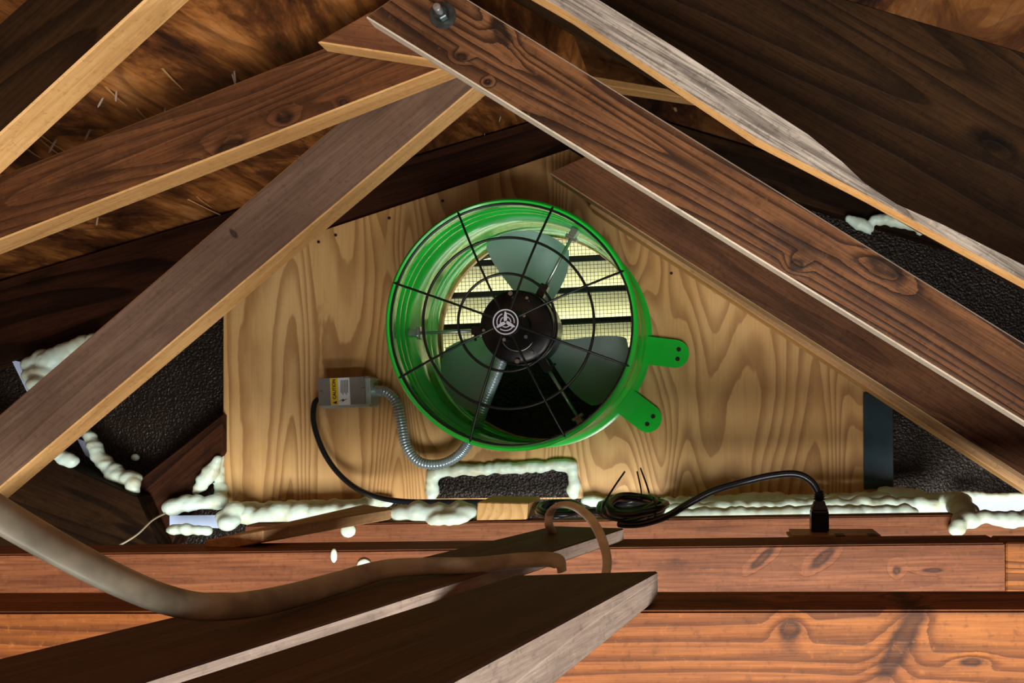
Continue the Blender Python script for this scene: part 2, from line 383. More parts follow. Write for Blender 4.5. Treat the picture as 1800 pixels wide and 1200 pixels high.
for (x0, y0, x1, y1) in [(68, 235, 122, 262), (70, 245, 112, 268), (185, 152, 222, 176), (240, 190, 262, 204), (285, 120, 322, 148), (48, 262, 72, 268), (330, 350, 408, 380), (150, 490, 178, 497), (345, 345, 372, 358)]:
    a, b = on_deck(x0, y0), on_deck(x1, y1); b.z -= .008; bm = bmesh.new()
    inv = deckL.matrix_world.inverted(); m = (a+b)/2; m.z -= .001
    tube(bm, [inv @ q for q in (a, m, b)], .0025, 4, rad=lambda t: .0017*(1-.6*t))
    from_bm('splinter', bm, 'edge', deckL)

# ------------------------------------------------------------------ roof timbers
def board(name, pts, d, t, mats, label, cat, **k): return tag(prism(name, pts, d, t, mats, **k), label, cat)
board('end_rafter', [(-300, 730), (1050, 325), (1050, 178), (-300, 583)], 1.692, .038, ['dark_red'], 'dark red-brown rafter along the left roof slope, against the gable wall', 'rafter')
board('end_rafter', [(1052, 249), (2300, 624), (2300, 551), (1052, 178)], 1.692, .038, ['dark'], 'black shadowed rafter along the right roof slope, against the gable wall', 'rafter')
brace = board('gable_brace', [(965, 304), (1900, 902), (1960, 808), (1090, 247)], 1.56, .05, ['brace', 'lath'], 'brown diagonal timber edging the plywood, under the coarse-grained timber', 'timber')
board('brace_backing', [(1035, 362), (1900, 926), (1910, 905), (1050, 340)], 1.612, .06, ['lath', 'edge'], 'thin tan strip along the lower edge of the diagonal beside the plywood', 'timber')
# webs meeting at the bolt
rw = board('truss_web', [(641, 29), (2130, 945), (2210, 856), (760, -40), (728, -30)], 1.05, .029, ['grained', 'edge_grey'], 'coarse-grained brown timber running from the bolt down to the right edge', 'timber', axis=((641, 29), (1860, 779)))
board('web_stub', [(556, 74), (800, 112), (800, 20), (650, 20)], 1.081, .029, ['brown2', 'edge'], 'short triangular board end tucked behind the bolted timber', 'timber', axis=((556, 74), (760, 104)))
board('truss_web', [(-400, 576), (830, 100), (720, 25), (-400, 466)], 1.112, .040, ['brown', 'edge'], 'upper left brown timber with pale lower edge and two dark knots', 'timber', axis=((-80, 452), (830, 100)))
board('truss_web', [(-60, 908), (880, 115), (790, 47), (-60, 779)], 1.155, .040, ['grey_brown', 'edge'], 'grey-brown diagonal timber crossing in front of the plywood, ending bottom left', 'timber', axis=((-60, 908), (880, 115)))
board('truss_web', [(-560, 751), (420, -150), (280, -215), (-560, 545)], .86, .040, ['dark', 'edge'], 'near-black timber with wide pale underside at the top left corner', 'timber', axis=((-140, 365), (420, -150)))
# weathered board with waney edge on the right
board('waney_board', [(880, -45), (1000, 23), (1330, 243), (1530, 346), (1900, 548), (2500, 876), (2500, 848), (1900, 520), (1800, 466), (1660, 396), (1575, 360), (1520, 322), (1480, 284), (1420, 236), (1330, 178), (1200, 92), (1040, -8), (990, -40)], .93, .026, ['weather', 'edge'], 'grey weathered board with waney edge and pale underside at upper right', 'timber', axis=((1000, 23), (1530, 346)), bev=.001)
def rafter_top(x, d): return PY-F*deck_z((x-PX)*d/F)/d
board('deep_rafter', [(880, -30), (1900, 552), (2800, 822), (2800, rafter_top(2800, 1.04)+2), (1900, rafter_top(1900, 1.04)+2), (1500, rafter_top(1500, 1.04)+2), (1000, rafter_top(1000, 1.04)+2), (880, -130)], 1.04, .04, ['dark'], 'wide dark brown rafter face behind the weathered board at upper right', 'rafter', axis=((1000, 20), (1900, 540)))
board('pale_lath', [(1040, 147), (1320, 190), (1320, 180), (1040, 132)], 1.40, .03, ['edge', 'edge'], 'thin pale lath in the dark behind the weathered board', 'lath')
# bolt
bp = P(778, 27, 1.05)
bt = thing('carriage_bolt', bp, 'dark steel bolt with round washer and nut on the coarse-grained timber', 'bolt')
bm = bmesh.new(); lathe(bm, [(.0001, -.001), (.012, -.001), (.0165, -.0005), (.0172, .0005), (.0172, .001), (.0001, .001)], 28); auto(from_bm('washer', bm, 'boltdark', bt))
bm = bmesh.new(); cyl(bm, (0, -.001, 0), (0, -.011, 0), .0095, 6); bmesh.ops.bevel(bm, geom=list(bm.edges), offset=.0012, segments=1, affect='EDGES'); from_bm('nut', bm, 'boltdark', bt)
bm = bmesh.new(); lathe(bm, [(.0001, -.024), (.0042, -.0235), (.005, -.0225)]+[(.005-.0006*(k % 2), -.0225+.0012*k) for k in range(1, 12)]+[(.005, -.008)], 16); auto(from_bm('threaded_end', bm, 'zinc', bt), 30)

# ------------------------------------------------------------------ plywood panel
PYD = 1.68
out = XZ([(393, 888), (760, 881), (1541, 866), (1541, 600), (1000, 262), (880, 302), (393, 463)], PYD)
hole = [(AX+.199*math.cos(a), AZ+.199*math.sin(a)) for a in [2*math.pi*k/72 for k in range(72)]]
cut = XZ([(759, 876), (1006, 874), (1006, 818), (759, 828)], PYD)
fr = Matrix.Translation((AX, PYD, AZ-.3)) @ Matrix.Rotation(math.radians(-90), 4, 'Y')
ply = thing('plywood_panel', P(960, 880, PYD), 'large varnished plywood sheet with vertical grain, around the green fan', 'panel')
ps = sheet('sheet', out, [hole, cut], PYD, .011, ['ply'], fr); ps.parent = ply; ps.matrix_parent_inverse = ply.matrix_world.inverted()
for x, y in [(590, 413), (684, 383), (778, 353), (560, 425), (1460, 600), (1180, 480)]:
    bm = bmesh.new(); lathe(bm, [(.0001, -.0008), (.003, -.0006), (.0034, .001), (.0001, .001)], 12)
    o = from_bm('nail_head', bm, 'nailhead', ply); o.matrix_world = Matrix.Translation(P(x, y, PYD))
board('flashing_tape', [(1519, 860), (1571, 858), (1569, 691), (1518, 691)], 1.674, .005, ['tape'], 'dark blue tape strip over the right edge of the plywood', 'tape', axis=((1519, 860), (1518, 691)), bev=.0006)
board('bare_wood_strip', [(1545, 688), (1800, 850), (1800, 832), (1545, 662)], 1.70, .028, ['edge'], 'pale bare wood strip above the black wall at right', 'timber')
# dark boards at lower left
board('dark_blocking', [(233, 852), (391, 728), (391, 795), (335, 880), (300, 960), (215, 960)], 1.665, .05, ['dark_red'], 'dark red-brown blocking board left of the plywood, rising to the right', 'board', axis=((233, 852), (391, 728)))
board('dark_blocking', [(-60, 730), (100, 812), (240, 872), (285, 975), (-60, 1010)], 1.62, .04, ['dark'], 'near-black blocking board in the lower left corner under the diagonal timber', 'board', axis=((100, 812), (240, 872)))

# ------------------------------------------------------------------ gable vent behind the fan
vc = P(940, 520, 1.76)
vent = thing('gable_vent', (vc.x, 1.76, vc.z-.17), 'louvred gable vent with cream slats and wire screen, seen through the fan', 'vent', ry=math.radians(-2.6))
vw = .56
for k in range(7):
    z = .040+.0645*k
    bm = bmesh.new(); rot = Matrix.Rotation(math.radians(-47), 3, 'X')
    box(bm, (0, .040, z-.028), (vw, .096, .006), rot)
    s = from_bm('slat', bm, 'slat', vent)
    bm = bmesh.new(); box(bm, (0, .002, z+.009), (vw, .008, .0125)); bmesh.ops.bevel(bm, geom=list(bm.edges), offset=.001, segments=1, affect='EDGES')
    from_bm('slat_lip', bm, 'slatedge', s)
for sx in (-1, 1):
    bm = bmesh.new(); box(bm, (sx*(vw/2+.01), .035, .22), (.02, .09, .48)); from_bm('frame_side', bm, 'slat', vent)
bm = bmesh.new(); box(bm, (0, .035, -.035), (vw+.04, .09, .03)); from_bm('frame_sill', bm, 'slat', vent)
bm = bmesh.new()
st = .0078
n = int(vw/st); x0 = -vw/2
for i in range(n): box(bm, (x0+i*st, -.008, .2), (.0008, .0008, .46))
for i in range(int(.46/st)): box(bm, (0, -.0088, -.03+i*st), (vw, .0008, .0008))
o = from_bm('wire_screen', bm, 'wire', vent)

# ------------------------------------------------------------------ green gable fan
D0 = 1.42; DEP = PYD-D0
fan = thing('gable_fan', (AX, PYD, AZ), 'round green gable fan with black wire guard and black motor', 'fan')
bm = bmesh.new(); fy = -DEP; prof = []
R0 = .2025
def bead(y, h, wd): return [(R0, y-wd), (R0+h*.75, y-wd*.5), (R0+h, y), (R0+h*.75, y+wd*.5), (R0, y+wd)]
prof = [(R0+.001, fy+.010), (R0+.006, fy+.012), (R0+.009, fy+.007), (R0+.008, fy+.002), (R0+.004, fy-.001), (R0-.0005, fy+.001), (R0-.001, fy+.008)]
inner = []
ys = []
for y, h, wd in [(fy+.03, .004, .007), (fy+.052, .005, .009), (fy+.075, .004, .007), (fy+.19, .004, .008), (fy+.215, .004, .008)]: ys += bead(y, h, wd)
ys += [(R0, -.012), (R0+.003, -.007), (R0+.010, -.003), (R0+.014, -.0015)]
loop_out = prof[:1][::-1]+ys
loop = [(r-.0018, y) for r, y in ys][::-1]+prof[::-1]+ys                    # inside, rolled lip, outside
lathe(bm, loop, 96, True); hs = auto(from_bm('housing', bm, 'green', fan), 50)
# mounting tabs on the rear flange
for i, (tx, ty) in enumerate([(1187, 622), (1139, 735)]):
    c = P(tx, ty, PYD)-Vector((AX, PYD, AZ)); L = c.length; an = math.atan2(c.z, c.x); hw = .0275
    bm = bmesh.new(); pts = [(.196, -hw), (L, -hw)]+[(L+hw*math.sin(math.pi*k/14), -hw*math.cos(math.pi*k/14)) for k in range(1, 14)]+[(L, hw), (.196, hw)]
    fcs = bm.faces.new([bm.verts.new((x, 0, z)) for x, z in pts]); ex = bmesh.ops.extrude_face_region(bm, geom=[fcs])
    bmesh.ops.translate(bm, verts=[g for g in ex['geom'] if isinstance(g, bmesh.types.BMVert)], vec=(0, -.0025, 0))
    bmesh.ops.rotate(bm, verts=bm.verts, cent=(0, 0, 0), matrix=Matrix.Rotation(-an, 3, 'Y')); bmesh.ops.translate(bm, verts=bm.verts, vec=(0, -.004, 0))
    tb = from_bm('mounting_tab', bm, 'green', fan)
    for s in (-1, 1):
        bm = bmesh.new(); u = Vector((math.cos(an), 0, math.sin(an))); v = Vector((-u.z, 0, u.x)); q = u*(L+.006)+v*s*.0095
        cyl(bm, q+Vector((0, -.0062, 0)), q+Vector((0, -.0072, 0)), .0045, 14); from_bm('screw_hole', bm, 'nailhead', tb)
# guard
def gd(px): return -DEP+(-.0)
for r, y in [(.2017, fy+.002), (.1405, fy-.020), (.0795, fy-.031)]:
    bm = bmesh.new(); tube(bm, [Vector((r*math.cos(a), y, r*math.sin(a))) for a in [2*math.pi*k/80 for k in range(80)]], .0023, 8, True, up=Vector((0, 1, 0))); from_bm('guard_ring', bm, 'wire', fan, True)
for k in range(8):
    a = math.radians(25.5+45*k); u = Vector((math.cos(a), 0, math.sin(a)))
    path = spline([u*.207+Vector((0, fy+.008, 0)), u*.2017+Vector((0, fy-.002, 0)), u*.1405+Vector((0, fy-.0235, 0)), u*.0795+Vector((0, fy-.0345, 0)), u*.018+Vector((0, fy-.036, 0))], 6)
    bm = bmesh.new(); tube(bm, path, .0020, 8); from_bm('guard_spoke', bm, 'wire', fan, True)
# badge in front of the motor
bm = bmesh.new(); lathe(bm, [(.0001, fy-.040), (.021, fy-.040), (.0225, fy-.0385), (.0225, fy-.030), (.0001, fy-.030)], 40); bdg = auto(from_bm('badge', bm, 'black', fan), 30)
bm = bmesh.new(); ye = fy-.0405
def ringflat(r0, r1, a0=0, a1=360, n=48):
    vs = []
    for k in range(n+1):
        a = math.radians(a0+(a1-a0)*k/n); vs.append([bm.verts.new((r*math.cos(a), ye+dy, r*math.sin(a))) for r, dy in ((r0, 0), (r1, 0), (r1, .0008), (r0, .0008))])
    for i in range(n):
        for k in range(4): bm.faces.new((vs[i][k], vs[i][(k+1) % 4], vs[i+1][(k+1) % 4], vs[i+1][k]))
ringflat(.0188, .0208)
for k in range(3):
    ringflat(.0132, .0148, 98+120*k+14, 98+120*k+108, 16); ringflat(.0076, .0092, 98+120*k+20, 98+120*k+100, 12)
    a = math.radians(98+120*k); pts = [(.002, -.0022), (.007, -.0038), (.0165, -.0030), (.0168, -.0008), (.010, .0014), (.004, .0026), (.001, .002)]
    vs = [bm.verts.new((x*math.cos(a)-z*math.sin(a), ye-.0001, x*math.sin(a)+z*math.cos(a))) for x, z in pts]; f = bm.faces.new(vs)
    ex = bmesh.ops.extrude_face_region(bm, geom=[f]); bmesh.ops.translate(bm, verts=[g for g in ex['geom'] if isinstance(g, bmesh.types.BMVert)], vec=(0, .0008, 0))
e = from_bm('emblem', bm, 'emblem', bdg); e['label'] = 'pale lilac three-blade emblem in rings'
# motor
my = 1.457-PYD
bm = bmesh.new(); lathe(bm, [(.0001, my-.004), (.022, my-.004), (.026, my), (.058, my), (.0625, my+.003), (.0635, my+.008), (.0635, my+.028), (.0655, my+.029), (.0655, my+.034), (.0635, my+.035), (.0635, my+.085), (.058, my+.095), (.0001, my+.095)], 56)
mot = auto(from_bm('motor', bm, 'black', fan), 35)
for px, py, rr in [(898, 516, .0042), (927, 524, .0028), (922, 555, .0028), (851, 581, .0028), (887, 597, .0032), (925, 592, .0032), (936, 620, .0030), (910, 635, .0042)]:
    q = P(px, py, 1.455)-Vector((AX, PYD, AZ)); bm = bmesh.new(); cyl(bm, q, q+Vector((0, -.004, 0)), rr, 6); from_bm('screw', bm, 'zinc', mot)
bm = bmesh.new(); tube(bm, [Vector((.028*math.cos(a)+.002, my-.001, .028*math.sin(a)-.014)) for a in [math.radians(205+130*k/14) for k in range(15)]], .0012, 6); from_bm('cap_rim', bm, 'zinc', mot, True)
# blades on a hub behind the motor
hy = my+.12
bm = bmesh.new(); lathe(bm, [(.0001, hy-.025), (.03, hy-.022), (.045, hy-.012), (.045, hy+.012), (.0001, hy+.016)], 32); auto(from_bm('hub', bm, 'steel', fan), 35)
def blade(a0):
    bm = bmesh.new(); grid = []; nr, nc = 9, 11
    for i in range(nr):
        r = .040+(.190-.040)*i/(nr-1); half = math.radians(20+7*math.sin(math.pi*min(1, i/(nr-1)*.9))); sw = math.radians(10*i/(nr-1)); pit = math.radians(34-14*i/(nr-1))
        row = []
        for j in range(nc):
            s = -1+2*j/(nc-1); an = math.radians(a0)+s*half+sw; ch = s*half*r
            rr = r-(.012*(s*s) if i == nr-1 else 0)
            row.append(bm.verts.new((rr*math.cos(an), hy-ch*math.tan(pit)+.010*s*s, rr*math.sin(an))))
        grid.append(row)
    for i in range(nr-1):
        for j in range(nc-1): bm.faces.new((grid[i][j], grid[i][j+1], grid[i+1][j+1], grid[i+1][j]))
    bmesh.ops.solidify(bm, geom=list(bm.faces), thickness=.0012)
    return auto(from_bm('blade', bm, 'steel', fan), 50)
for a in (84, 204, 324): blade(a)
# zinc struts holding the motor
for a in (62, 182, 302):
    u = Vector((math.cos(math.radians(a)), 0, math.sin(math.radians(a)))); v = Vector((-u.z, 0, u.x)); y = my+.05
    bm = bmesh.new(); cyl(bm, u*.066+Vector((0, y, 0)), u*.201+Vector((0, y, 0)), .0030, 10); srt = from_bm('strut', bm, 'zinc', fan, True)
    bm = bmesh.new(); R = Matrix.Rotation(-math.radians(a), 3, 'Y'); box(bm, u*.1925+Vector((0, y, 0)), (.016, .022, .012), R); box(bm, u*.183+Vector((0, y, 0)), (.006, .012, .022), R)
    bmesh.ops.bevel(bm, geom=list(bm.edges), offset=.001, segments=1, affect='EDGES'); from_bm('clamp', bm, 'zinc', srt)
    bm = bmesh.new(); box(bm, u*.076+Vector((0, y-.004, 0)), (.024, .018, .014), R); box(bm, u*.083+v*.009+Vector((0, y-.006, 0)), (.004, .004, .018), R)
    bmesh.ops.bevel(bm, geom=list(bm.edges), offset=.001, segments=1, affect='EDGES'); from_bm('motor_foot', bm, 'black', srt)

# ------------------------------------------------------------------ junction box, conduit
bd = 1.63
jb = thing('junction_box', P(604, 718, PYD), 'grey metal junction box with yellow caution label on the plywood', 'box')
def rel(o, x, y, d): return o.matrix_world.inverted() @ P(x, y, d)
c0, c1 = P(557, 718, bd), P(651, 661, bd); tilt = Matrix.Rotation(math.radians(-2.5), 3, 'Y')
W, H = (c1.x-c0.x), (c1.z-c0.z); ctr = jb.matrix_world.inverted() @ ((c0+c1)/2)
bm = bmesh.new(); vs = box(bm, Vector((ctr.x, -(PYD-bd)/2+.001, ctr.z)), (W-.004, PYD-bd-.004, H-.004), tilt); bmesh.ops.bevel(bm, geom=list(bm.edges), offset=.003, segments=2, affect='EDGES'); from_bm('box_body', bm, 'galv', jb)
bm = bmesh.new(); box(bm, Vector((ctr.x-.0035, bd-PYD-.001, ctr.z+.0025)), (W-.013, .002, H-.009), tilt); bmesh.ops.bevel(bm, geom=list(bm.edges), offset=.0008, segments=1, affect='EDGES'); cv = from_bm('cover_plate', bm, 'cover', jb)
ly = bd-PYD-.0026
def flat(name, px0, py0, px1, py1, mat, parent, yy, rot=tilt):
    a, b = P(px0, py1, bd), P(px1, py0, bd); cc = jb.matrix_world.inverted() @ ((a+b)/2); bm = bmesh.new()
    box(bm, Vector((cc.x, yy, cc.z)), (abs(b.x-a.x), .0006, abs(b.z-a.z)), rot); return from_bm(name, bm, mat, parent)
lab = flat('caution_label', 582, 664, 616, 712, 'white', cv, ly); lab['label'] = 'yellow and white caution label'
flat('yellow_band', 582.5, 664.5, 595.5, 712, 'yellow', cv, ly-.0004)
def text_mesh(name, body, size, mat, parent, mtx):
    cu = bpy.data.curves.new(name, 'FONT'); cu.body = body; cu.size = size; cu.align_x = 'CENTER'; cu.align_y = 'CENTER'; cu.extrude = .0001; cu.offset = size*.03
    to = bpy.data.objects.new(name, cu); C.objects.link(to); bpy.context.view_layer.update()
    me = bpy.data.meshes.new_from_object(to.evaluated_get(bpy.context.evaluated_depsgraph_get())); bpy.data.objects.remove(to)
    me.transform(mtx); me.materials.clear(); return link(name, me, mat, parent)
tq = jb.matrix_world.inverted() @ P(589.0, 684.0, bd); tq.y = ly-.001
text_mesh('caution_text', 'CAUTION', .0084, 'ink', cv, Matrix.Translation(tq) @ tilt.to_4x4() @ Matrix.Rotation(math.radians(90), 4, 'X') @ Matrix.Rotation(math.radians(90), 4, 'Z'))
bm = bmesh.new()
def flatpoly(pts, yy):
    w = [jb.matrix_world.inverted() @ P(x, y, bd) for x, y in pts]; f = bm.faces.new([bm.verts.new((p.x, yy, p.z)) for p in w])
    ex = bmesh.ops.extrude_face_region(bm, geom=[f]); bmesh.ops.translate(bm, verts=[g for g in ex['geom'] if isinstance(g, bmesh.types.BMVert)], vec=(0, .0003, 0))
flatpoly([(593.5, 704.5), (593.5, 710), (586, 707.3)], ly-.001)
flatpoly([(597, 705), (606, 700.5), (603.5, 704), (612, 700.5), (602, 706.8), (604.5, 703.2)], ly-.001)
for i in range(7): flatpoly([(600+2*i, 668-.07*i), (600.9+2*i, 668-.07*i), (600.9+2*i, 690+(i % 3)*2), (600+2*i, 690+(i % 3)*2)], ly-.0008)
from_bm('label_print', bm, 'ink', cv)
for x, y in [(566, 690), (639, 684)]:
    q = rel(jb, x, y, bd); bm = bmesh.new(); cyl(bm, (q.x, ly+.001, q.z), (q.x, ly-.0015, q.z), .003, 12); from_bm('screw', bm, 'zinc', jb)
q = rel(jb, 651, 686, 1.655); bm = bmesh.new()
cyl(bm, q, q+Vector((.010, 0, 0)), .0125, 16); cyl(bm, q+Vector((.010, 0, 0)), q+Vector((.026, 0, -.002)), .0105, 16); cyl(bm, q+Vector((.016, -.009, 0)), q+Vector((.016, -.013, 0)), .003, 8)
from_bm('conduit_connector', bm, 'conduit', jb)
path = spline([P(664, 686, 1.655), P(680, 689, 1.655), (P(697, 708, 1.655)), P(706, 745, 1.655), P(715, 785, 1.65), P(738, 812, 1.645), P(775, 815, 1.64), P(808, 798, 1.635), P(829, 768, 1.60), P(843, 735, 1.56), P(858, 695, 1.53), P(874, 655, 1.51), P(884, 630, 1.50)], 34)
# even spacing for the helical ribs
acc = [0]
for a, b in zip(path, path[1:]): acc.append(acc[-1]+(b-a).length)
tot = acc[-1]; ns = 520; ev = []; j = 0
for i in range(ns+1):
    s = tot*i/ns
    while j < len(acc)-2 and acc[j+1] < s: j += 1
    k = (s-acc[j])/max(1e-9, acc[j+1]-acc[j]); ev.append(path[j].lerp(path[j+1], k))
o0 = ev[0].copy(); bm = bmesh.new()
tube(bm, [p-o0 for p in ev], .0095, 14, rad=lambda t: .0083+.0018*abs(math.sin(math.pi*t*88)))
fc = thing('flexible_conduit', o0, 'ribbed silver metal conduit looping from the junction box to the fan motor', 'conduit')
from_bm('ribbed_hose', bm, 'conduit', fc, True)

# ------------------------------------------------------------------ joists and loose boards
HJ = .168
def joist(y0, x0, y1, x1, th, xl, xr, hgt, mats, label, d=None):
    """top front edge is seen from (x0, y0) to (x1, y1)"""
    d = d or F*HJ/((y0+y1)/2-PY); p, q = P(x0, y0, d), P(x1, y1, d); k = (q.z-p.z)/(q.x-p.x); ang = -math.atan(k)
    cx = (xl+xr)/2; c = Vector((cx, d, p.z+k*(cx-p.x))); L = xr-xl
    bm = bmesh.new(); box(bm, (0, th/2, -hgt/2), (L, th, hgt)); bmesh.ops.bevel(bm, geom=list(bm.edges), offset=.002, segments=2, affect='EDGES')
    o = from_bm('ceiling_joist', bm, mats); o.location = c; o.rotation_euler = (0, ang, 0); return tag(o, label, 'joist', 'level joists across the attic')
joist(1075, 0, 1072, 1800, .076, XL+.02, XR-.02, .10, ['orange'], 'nearest orange-brown joist along the bottom edge, with a large dark knot', .7125)
joist(974, 0, 955, 1700, .072, XL+.02, P(1768, 0, 1.07).x, .089, ['red'], 'middle red-brown joist carrying two dark knots, right of the stacked planks', 1.072)
joist(919, 700, 906, 1600, .04, P(430, 0, 1.345).x, XR-.02, .07, ['red_far'], 'farthest red-brown joist just below the foam line', 1.345)
jl = thing('joist_block', P(1790, 1040, 1.065), 'short tan block at the right end of the middle joist', 'block')
bm = bmesh.new(); a = P(1769, 953, 1.075)-P(1790, 1040, 1.065); box(bm, a+Vector((.18, .03, -.046)), (.36, .06, .092)); bmesh.ops.bevel(bm, geom=list(bm.edges), offset=.002, segments=1, affect='EDGES'); from_bm('block_body', bm, 'orange', jl)
hA = .1515; tA = .016
A = [G(972, 924, hA), G(1097, 928, hA), G(241, 1200, hA), G(-5, 1158, hA)]
def ext(a, b, k): return b+(b-a)*k
A[2] = ext(A[1], A[2], .35); A[3] = ext(A[0], A[3], .38)
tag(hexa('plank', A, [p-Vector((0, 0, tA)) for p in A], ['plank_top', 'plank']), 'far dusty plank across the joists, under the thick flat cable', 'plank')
hB = .14
B = [G(904, 1011, hB), G(1157, 1003, hB), G(788, 1200, hB), G(310, 1200, hB)]
B[2] = ext(B[1], B[2], .5); B[3] = ext(B[0], B[3], .5)
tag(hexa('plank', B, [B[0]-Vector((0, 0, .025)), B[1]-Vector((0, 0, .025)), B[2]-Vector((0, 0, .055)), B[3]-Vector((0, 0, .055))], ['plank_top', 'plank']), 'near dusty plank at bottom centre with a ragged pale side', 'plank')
hs_ = .150
St = [G(680, 886, hs_+.004), P(693, 892, F*(hs_+.003)/172), G(462, 929, hs_), G(360, 948, hs_+.004)]
d_f = F*.153/172
St = [P(640, 886, 1.43), P(690, 894, 1.36), P(462, 931, 1.10), P(360, 950, 1.12)]
tag(hexa('lath_strip', St, [p-Vector((0, 0, .0165)) for p in St], ['lath', 'lath']), 'loose tan wood strip slanting across the joists at left', 'strip')
board('end_block', [(837, 916), (926, 914), (928, 884), (839, 882)], 1.35, .10, ['block', 'block'], 'yellow sawn block end beside the foam below the black cutout', 'block', axis=((838, 919), (838, 884)))
# outlet and plug
ob = thing('outlet_box', P(1470, 952, 1.16), 'brown flat outlet box behind the middle joist, under the black plug', 'outlet')
bm = bmesh.new(); a, b = rel(ob, 1390, 956, 1.155), rel(ob, 1556, 942, 1.155); box(bm, Vector(((a.x+b.x)/2, .035, (a.z+b.z)/2)), (b.x-a.x, .07, b.z-a.z)); bmesh.ops.bevel(bm, geom=list(bm.edges), offset=.004, segments=2, affect='EDGES'); from_bm('body', bm, 'outlet', ob)
for k in (0, 1):
    bm = bmesh.new(); box(bm, rel(ob, 1478+k*58, 942, 1.157)+Vector((0, .01, 0)), (.012, .02, .002)); from_bm('slot', bm, 'ink', ob)

# ------------------------------------------------------------------ power cord with plug
pc = thing('power_cord', P(1110, 905, 1.25), 'black power cord from the junction box through a tied coil to its plug', 'cord')
tube_obj('cable', [P(560, 700, 1.66), P(552, 712, 1.655), P(552, 745, 1.655), P(566, 788, 1.655), P(590, 826, 1.65), P(622, 855, 1.635), P(660, 872, 1.60), P(710, 881, 1.575), P(790, 882, 1.56), P(880, 882, 1.54), P(935, 882, 1.48), P(960, 893, 1.38), P(1010, 900, 1.32), P(1070, 896, 1.28)], .0052, 'cord', pc, 10)
tube_obj('cable', [P(1150, 900, 1.26), P(1115, 916, 1.20), P(1090, 921, 1.18), P(1125, 921, 1.18), P(1170, 908, 1.18), P(1210, 885, 1.185), P(1255, 862, 1.19), P(1310, 846, 1.2), P(1360, 835, 1.2), P(1400, 833, 1.2), P(1425, 845, 1.2), P(1438, 866, 1.2), P(1440, 885, 1.2)], .0050, 'cord', pc, 10)
bm = bmesh.new(); inv = pc.matrix_world.inverted()
for i in range(9):
    cx = 1112+random.uniform(-9, 9); cy = 893+random.uniform(-9, 7); hw = random.uniform(46, 66); hh = random.uniform(7, 17); dd = 1.25+random.uniform(-.03, .05); ph = random.uniform(0, 6)
    pts = [inv @ P(cx+hw*math.cos(t)*(.9+.1*math.sin(3*t+ph)), cy-hh*math.sin(t)-4*math.sin(2*t+ph), dd+.05*math.sin(t)) for t in [2*math.pi*k/10 for k in range(10)]]
    tube(bm, spline(pts, 5, True), .0052, 8, True)
from_bm('coiled_cable', bm, 'cord', pc, True)
for i, (cx, cy) in enumerate([(985, 893), (975, 897)]):
    bm = bmesh.new(); tube(bm, spline([inv @ P(cx+(38-8*i)*math.cos(t), cy-11*math.sin(t), 1.33+.05*math.sin(t)) for t in [2*math.pi*k/10 for k in range(10)]], 5, True), .0048, 8, True); from_bm('cable_loop', bm, 'cord', pc, True)
for pts in [[(1056, 903, 1.19), (1062, 885, 1.18), (1078, 858, 1.2), (1098, 829, 1.24)], [(1128, 872, 1.2), (1126, 856, 1.21), (1120, 829, 1.24)], [(1141, 866, 1.2), (1136, 850, 1.21), (1126, 823, 1.24)], [(1148, 874, 1.19), (1154, 893, 1.185), (1150, 910, 1.19)]]:
    bm = bmesh.new(); tube(bm, spline([inv @ P(*p) for p in pts], 6), .0011, 6, wide=1.8); from_bm('zip_tie', bm, 'cord', pc, True)
pt = rel(pc, 1440, 868, 1.2); pb = rel(pc, 1440, 934, 1.2)
bm = bmesh.new()
prof = [(.0125, .0125, 0), (.0125, .0125, .012), (.0120, .0120, .030), (.0075, .008, .041), (.0068, .0068, .044)]
rings = [[bm.verts.new(pb+Vector((sx*a, sy*b, z))) for sx, sy in ((-1, -1), (1, -1), (1, 1), (-1, 1))] for a, b, z in prof]
for r0, r1 in zip(rings, rings[1:]):
    for k in range(4): bm.faces.new((r0[k], r0[(k+1) % 4], r1[(k+1) % 4], r1[k]))
bm.faces.new(rings[0]); bm.faces.new(rings[-1][::-1]); bmesh.ops.bevel(bm, geom=list(bm.edges), offset=.002, segments=2, affect='EDGES')
pg = from_bm('plug', bm, 'cord', pc)
bm = bmesh.new(); lathe(bm, [(.0001, 0)]+[((.0066-.0002*k) if k % 2 == 0 else (.0098-.0004*k), .0012+.0016*k) for k in range(10)]+[(.0001, .017)], 16)
bmesh.ops.rotate(bm, verts=bm.verts, cent=(0, 0, 0), matrix=Matrix.Rotation(math.radians(90), 3, 'X')); bmesh.ops.translate(bm, verts=bm.verts, vec=pb+Vector((0, 0, .043))); from_bm('strain_relief', bm, 'cord', pg)

# ------------------------------------------------------------------ pale cables
tag(tube_obj('flat_cable', [P(-130, 820, .44), P(-20, 892, .46), P(60, 940, .475), P(140, 985, .49), P(215, 1023, .51), P(290, 1053, .535), P(360, 1066, .565), P(440, 1062, .60), P(520, 1045, .65), P(600, 1022, .70), P(680, 1000, .745), P(760, 995, .775), P(840, 993, .80), P(915, 985, .825), P(965, 983, .835), P(984, 990, .835), P(988, 1004, .835)], .0046, 'cable', seg=14, n=12, wide=1.9, up=Vector((.1, -.7, -.62)), rad=lambda t: .0055-.0010*t), 'thick flat dusty cable sagging from the left edge onto the far plank', 'cable')
tag(tube_obj('looped_cable', [P(1056, 1035, .80), P(1066, 1003, .83), P(1066, 975, .86), P(1055, 940, .90), P(1035, 908, .94), P(1005, 888, .99), P(978, 889, 1.02), P(966, 904, 1.03), P(965, 922, 1.03), P(972, 936, 1.05)], .0034, 'cable2', seg=12, n=10, wide=1.5, up=Vector((1, 0, .6))), 'tan white cable arching in a loop over the end of the far plank', 'cable')
